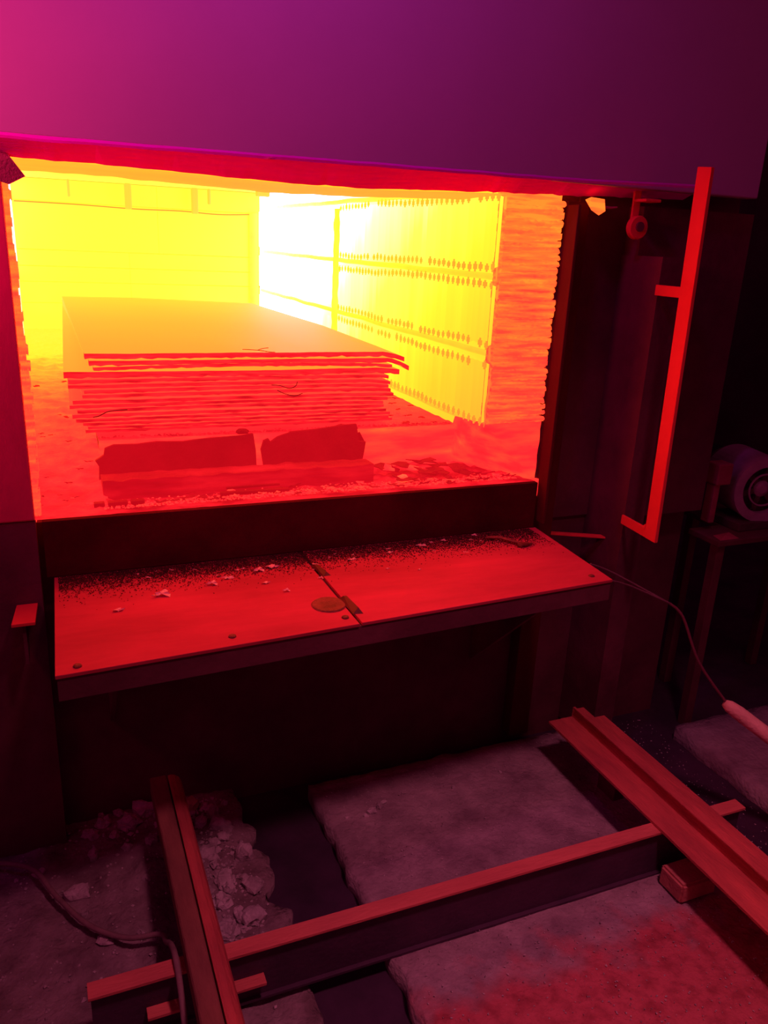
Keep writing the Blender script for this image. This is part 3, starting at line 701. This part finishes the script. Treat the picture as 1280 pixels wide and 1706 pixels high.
# small bracket left of the ledge, flat bar right of it
B1 = thing('side_bracket', 'small red lit bracket plate left of the loading ledge', 'bracket', (-.1, 1.9, .70))
bm = plate([(-.130, 1.875), (-.078, 1.875), (-.072, 1.985), (-.120, 1.985)], .716, .008); link('top_plate', bm, m_red, B1, bevel=.001)
box('web', (-.108, 1.89, .60), (-.100, 1.985, .708), m_black, B1)
bm = plate([(1.455, 2.045), (1.690, 1.93), (1.665, 1.915), (1.44, 2.03)], .738, .006)
tag(link('flat_bar', bm, m_red, bevel=.001, loc=(1.56, 1.98, .73)), 'thin red lit flat bar between the ledge and the guide frame foot', 'flat bar')

# ------------------------------------------------------------------ rails and cross channel
RL = thing('rail', 'rusty rail on the left running over the rubble', 'rail', (.20, 1.4, .15), 'charging rails')
m_railb = steel('brown_scaled_rail', (0.20, 0.075, 0.06), (0.34, 0.13, 0.10), 0.8, 9, bump=0.4, stretch=(2, .5, 2))
def section(name, prof, y0, y1, mat, parent):
    bm = bmesh.new(); n = len(prof)
    V = [bm.verts.new((x, y, z)) for y in (y0, y1) for x, z in prof]
    for i in range(n): bm.faces.new((V[i], V[(i+1) % n], V[n + (i+1) % n], V[n + i]))
    bm.faces.new(V[:n]); bm.faces.new(V[n:][::-1]); return link(name, bm, mat, parent)
section('rail_flange', [(.163, .150), (.210, .150), (.210, .158), (.206, .197), (.203, .200), (.166, .200), (.163, .197)], .4, 1.90, m_railb, RL)
section('rail_head', [(.210, .150), (.246, .150), (.246, .172), (.240, .186), (.228, .196), (.216, .199), (.210, .197)], .4, 1.90, m_rail, RL)
RR = thing('rail', 'rusty wide rail on the right, crossing the end of the red channel', 'rail', (1.50, 1.3, .15), 'charging rails')
box('rail_flange', (1.405, .3, .150), (1.500, 1.84, .159), m_rail, RR, bevel=.001)
box('rail_web', (1.494, .3, .159), (1.503, 1.84, .194), m_rail, RR, bevel=.001)
box('rail_head', (1.488, .3, .194), (1.520, 1.82, .201), m_rail, RR, bevel=.002)
box('rail_flange', (1.503, .3, .159), (1.592, 1.80, .168), m_rail, RR, bevel=.001)
CH = thing('cross_channel', 'red topped steel channel lying crosswise under both rails', 'channel', (.85, 1.33, 0))
box('top_flange', (-.03, 1.305, .142), (1.705, 1.345, .150), m_beam, CH, bevel=.001)
box('web', (-.025, 1.318, .0), (1.70, 1.326, .142), m_beamweb, CH)
box('bottom_flange', (.02, 1.308, .0), (1.69, 1.345, .008), m_beamweb, CH, bevel=.001)
for x0, x1 in ((.08, .155), (.255, .33)):
    box('clip_angle', (x0, 1.290, .060), (x1, 1.318, .068), m_beam, CH, bevel=.001)
for x in (.19, 1.50):
    box('rail_chair', (x, 1.60, -.05), (x + .04, 1.68, .150), m_black, RL if x < 1 else RR, bevel=.003)
BL = rock(.05, 1, 1, 1, 2, m_conc)
BL.free(); bm = bmesh.new(); add_box(bm, (1.405, 1.20, .004), (1.525, 1.285, .062)); bmesh.ops.bevel(bm, geom=list(bm.edges), offset=.006, segments=2, affect='EDGES')
tag(link('packing_block', bm, steel('brown_block', (.45, .16, .14), (.7, .26, .22), .8, 12, bump=.5), loc=(1.46, 1.24, .004)), 'small brownish packing block tucked beside the right rail', 'block')

# ------------------------------------------------------------------ rubble and cable on the left
protos = []
RG = 'pale rubble lumps left of the trench'
for i in range(7):
    o = link('rubble_stone', rock(.02, random.uniform(.9, 1.5), random.uniform(.8, 1.2), random.uniform(.6, .95), i*5.3, m_rock, .55), m_rock); protos.append(o)
def ground(x, y): return -.025 + lumps(x, y)
grit = []
big = [(-.038, 1.775, .026, 'pale lump casting a shadow beside the cable'), (.155, 1.87, .017, 'small pale lump touching the left side of the left rail'), (.345, 1.905, .026, 'large pale lump high in the heap right of the rail'), (.295, 1.80, .024, 'flat grey lump in the middle of the heap right of the rail'), (.385, 1.765, .028, 'long pale lump on the curved trench edge'), (.385, 1.655, .026, 'pale broken lump on the trench edge, nearer than the long one'), (.30, 1.62, .024, 'angular lump close to the right side of the left rail'),
       (.006, 1.90, .016, 'small bright lump alone between the cable and the rail'), (.11, 1.99, .026, 'pale flat lump left of the rail, toward the furnace'),
       (.30, 1.93, .020, 'pale lump at the back of the rubble, right of the rail'), (.315, 1.70, .022, 'grey lump in the middle of the heap between two larger lumps'),
       (.285, 1.53, .028, 'grey lump just behind the red channel, right of the rail'), (.36, 1.555, .028, 'rounded lump at the trench edge behind the channel'),
       (.04, 2.02, .022, 'pale lump at the far left of the rubble, under the furnace'), (.15, 2.03, .030, 'broken pale lump close to the far end of the left rail')]
for i, (x, y, r, lab) in enumerate(big):
    o = protos[i] if i < 7 else share(protos[i % 7], 'rubble_stone', (0, 0, 0))
    o.location = (x, y, ground(x, y) + r*.35); s = r/.02; o.scale = (s, s, s); o.rotation_euler = (0, 0, i*1.1); tag(o, lab, 'stone', 'large rubble lumps')
for i in range(230):
    if i < 130: x, y = random.gauss(.33, .045), random.uniform(1.46, 2.04)
    elif i < 185: x, y = random.gauss(.12, .07), random.gauss(1.98, .05)
    else: x, y = random.uniform(-.35, .36), random.uniform(1.25, 2.0)
    if x > .41 or .185 < x < .255 and y < 1.4 or y > 2.06: continue
    r = random.uniform(.004, .009) if random.random() < .7 else random.uniform(.010, .017) 
    if r < .0088: grit.append((x, y, ground(x, y) + r*.2, r)); continue
    o = share(protos[random.randrange(7)], 'rubble_stone', (x, y, ground(x, y) + r*.3), rot=(random.uniform(-.5, .5), 0, random.uniform(0, 6)), scale=(r/.02,)*3)
    if x > .22:
        q = 'far end' if y > 1.87 else ('middle' if y > 1.66 else 'near end')
        tag(o, 'small pale stone at the %s of the heap between left rail and trench' % q, 'stone', 'small rubble right of the rail, %s' % q)
    else:
        q = 'under the furnace front' if y > 1.93 else ('beside the left rail' if x > .0 else 'on the open soil by the cable')
        tag(o, 'small pale stone %s, left of the rail' % q, 'stone', 'small rubble left of the rail, %s' % q)
bm = bmesh.new()
for (x, y, z, r_) in grit + [(random.gauss(.32, .05), random.uniform(1.40, 2.05), None, random.uniform(.002, .006)) for _ in range(500)] + [(random.uniform(-.5, .18), random.uniform(1.15, 2.05), None, random.uniform(.001, .005)) for _ in range(700)]:
    if x > .41: continue
    if z is None: z = ground(x, y) + r_*.2
    a = random.uniform(0, 6.28)
    pts = [(math.cos(a + k*1.57)*r_*random.uniform(.7, 1.3), math.sin(a + k*1.57)*r_*random.uniform(.7, 1.3), random.uniform(-.3, .3)*r_) for k in range(4)] + [(0, 0, r_*.9)]
    v = [bm.verts.new((x + p[0], y + p[1], z + p[2])) for p in pts]
    for k in range(4): bm.faces.new((v[k], v[(k+1) % 4], v[4]))
tag(link('rubble_grit', bm, m_rock), 'fine pale grit and crumbs over the soil on both sides of the left rail', 'grit', None, 'stuff')
o = link('brown_stone', rock(.022, 1, 1, 1, 77, m_rockb), m_rockb); o.location = (.285, 2.0, ground(.285, 2.0) + .018); tag(o, 'yellowish brown stone at the back of the rubble, right of the rail', 'stone')
for i, (x, y, r) in enumerate(((.78, 1.80, .012), (.81, 1.815, .010), (.755, 1.79, .008), (.83, 1.83, .007), (1.06, 1.82, .007), (.70, 1.80, .006), (1.24, 1.84, .006))):
    o = share(protos[i], 'rubble_stone', (x, y, r*.4), scale=(r/.02,)*3); tag(o, 'dark-edged pebble in the little row across the concrete slab', 'stone', 'pebbles on the slab')
bm = bmesh.new(); add_tube(bm, smooth_path([(-.42, 1.965, .0), (-.28, 1.95, .004), (-.152, 1.886, .008), (-.09, 1.76, .010), (-.02, 1.64, .010), (.06, 1.565, .016), (.135, 1.535, .03), (.142, 1.47, .07), (.145, 1.40, .130), (.146, 1.33, .160), (.146, 1.26, .130), (.143, 1.16, .05), (.14, 1.0, .005)], 5), .0065, 10)
tag(link('cable', bm, m_cable, smooth=True), 'dusty thick cable curving over the soil beside the left rail', 'cable')

# ------------------------------------------------------------------ motor on its stand at the right
MO = thing('blower_motor', 'pale rimmed round blower motor on a dark stand at the right edge', 'motor', (2.30, 1.99, .66))
c = Vector((2.318, 2.02, .835)); ax = Vector((-.25, -1, 0)).normalized()
def disc_ring(name, r0, r1, a0, a1, mat, n=40, parent=MO):
    bm = bmesh.new(); u, v = frame(ax); R = []
    for (r, a) in ((r0, a0), (r1, a0), (r1, a1), (r0, a1)):
        R.append([bm.verts.new(c + ax*a + (u*math.cos(2*math.pi*k/n) + v*math.sin(2*math.pi*k/n))*r) for k in range(n)])
    for q in range(4):
        A, B_ = R[q], R[(q+1) % 4]
        for k in range(n): bm.faces.new((A[k], A[(k+1) % n], B_[(k+1) % n], B_[k]))
    return link(name, bm, mat, parent, smooth=False)
disc_ring('cowl_rim', .085, .118, .03, .055, m_pale)
disc_ring('cowl', .108, .116, -.16, .03, m_pale)
bm = bmesh.new(); add_tube(bm, [c - ax*.2, c + ax*.0], .10, 32); link('motor_body', bm, m_motor, MO)
bm = bmesh.new(); add_tube(bm, [c + ax*.0, c + ax*.03, c + ax*.04], [.03, .03, .015], 20); link('fan_hub', bm, m_pale, MO)
u, v = frame(ax)
for k in range(6):
    a = k*math.pi/3 + .3; d = u*math.cos(a) + v*math.sin(a); t = ax.cross(d)
    bm = bmesh.new(); pts = [c + ax*s1*.012 + ax*.018 + d*r + t*(.010*s2) for s1 in (-1, 1) for s2 in (-1, 1) for r in (.028, .082)]
    add_hull(bm, pts); link('fan_blade', bm, m_motor, MO)
disc_ring('guard_ring', .055, .060, .045, .050, m_pale)
box('terminal_box', (2.095, 1.99, .860), (2.160, 2.05, .935), m_mred, MO, bevel=.005)
box('mounting_arm', (2.10, 2.0, .72), (2.125, 2.04, .865), m_mred, MO, bevel=.003)
box('mounting_foot', (2.205, 1.96, .690), (2.44, 2.12, .722), m_motor, MO, bevel=.004)
ST = thing('motor_stand', 'dark steel stand carrying the blower motor at the right', 'stand', (2.3, 2.05, 0))
box('table_plate', (2.06, 1.90, .670), (2.75, 2.045, .690), m_black, ST, bevel=.003)
box('table_plate', (2.202, 2.045, .670), (2.75, 2.25, .690), m_black, ST, bevel=.003)
for x, y in ((2.08, 1.92), (2.70, 1.92), (2.23, 2.20), (2.70, 2.20)):
    box('leg', (x, y, FZ), (x + .035, y + .035, .670), m_black, ST, bevel=.002)
bm = bmesh.new(); add_hull(bm, [(2.075, 1.91, .690), (2.16, 1.91, .690), (2.16, 1.95, .690), (2.09, 1.96, .690), (2.10, 1.92, .702), (2.14, 1.94, .704)])
tag(link('rag', bm, m_mred, loc=(2.12, 1.93, .69)), 'small dull red rag on the stand in front of the blower motor', 'rag')

# ------------------------------------------------------------------ long tool leaning beside the ledge
TO = thing('charging_fork', 'long two pronged charging fork with pale wooden handle at the right edge', 'fork', (1.75, 1.3, .3))
m_rod = steel('dark_rod', (.14, .06, .08), (.22, .10, .12), .4, 20, bump=.1)
jn = (1.60, 1.61, .655)
bm = bmesh.new(); add_tube(bm, smooth_path([(1.372, 1.70, .768), (1.45, 1.69, .735), jn]), .0028, 6); link('prong', bm, m_rod, TO)
bm = bmesh.new(); add_tube(bm, smooth_path([(1.392, 1.64, .742), (1.48, 1.64, .71), jn]), .0028, 6); link('prong', bm, m_rod, TO)
bm = bmesh.new(); add_tube(bm, smooth_path([jn, (1.63, 1.58, .62), (1.66, 1.52, .50), (1.73, 1.45, .385)]), .004, 8); link('shaft', bm, m_black, TO)
bm = bmesh.new(); add_tube(bm, [(1.72, 1.46, .392), (1.73, 1.45, .385), (1.75, 1.43, .37), (1.90, 1.28, .25), (2.16, 1.02, .045)], [.010, .018, .021, .021, .020], 16); link('handle', bm, m_wood, TO, smooth=True)
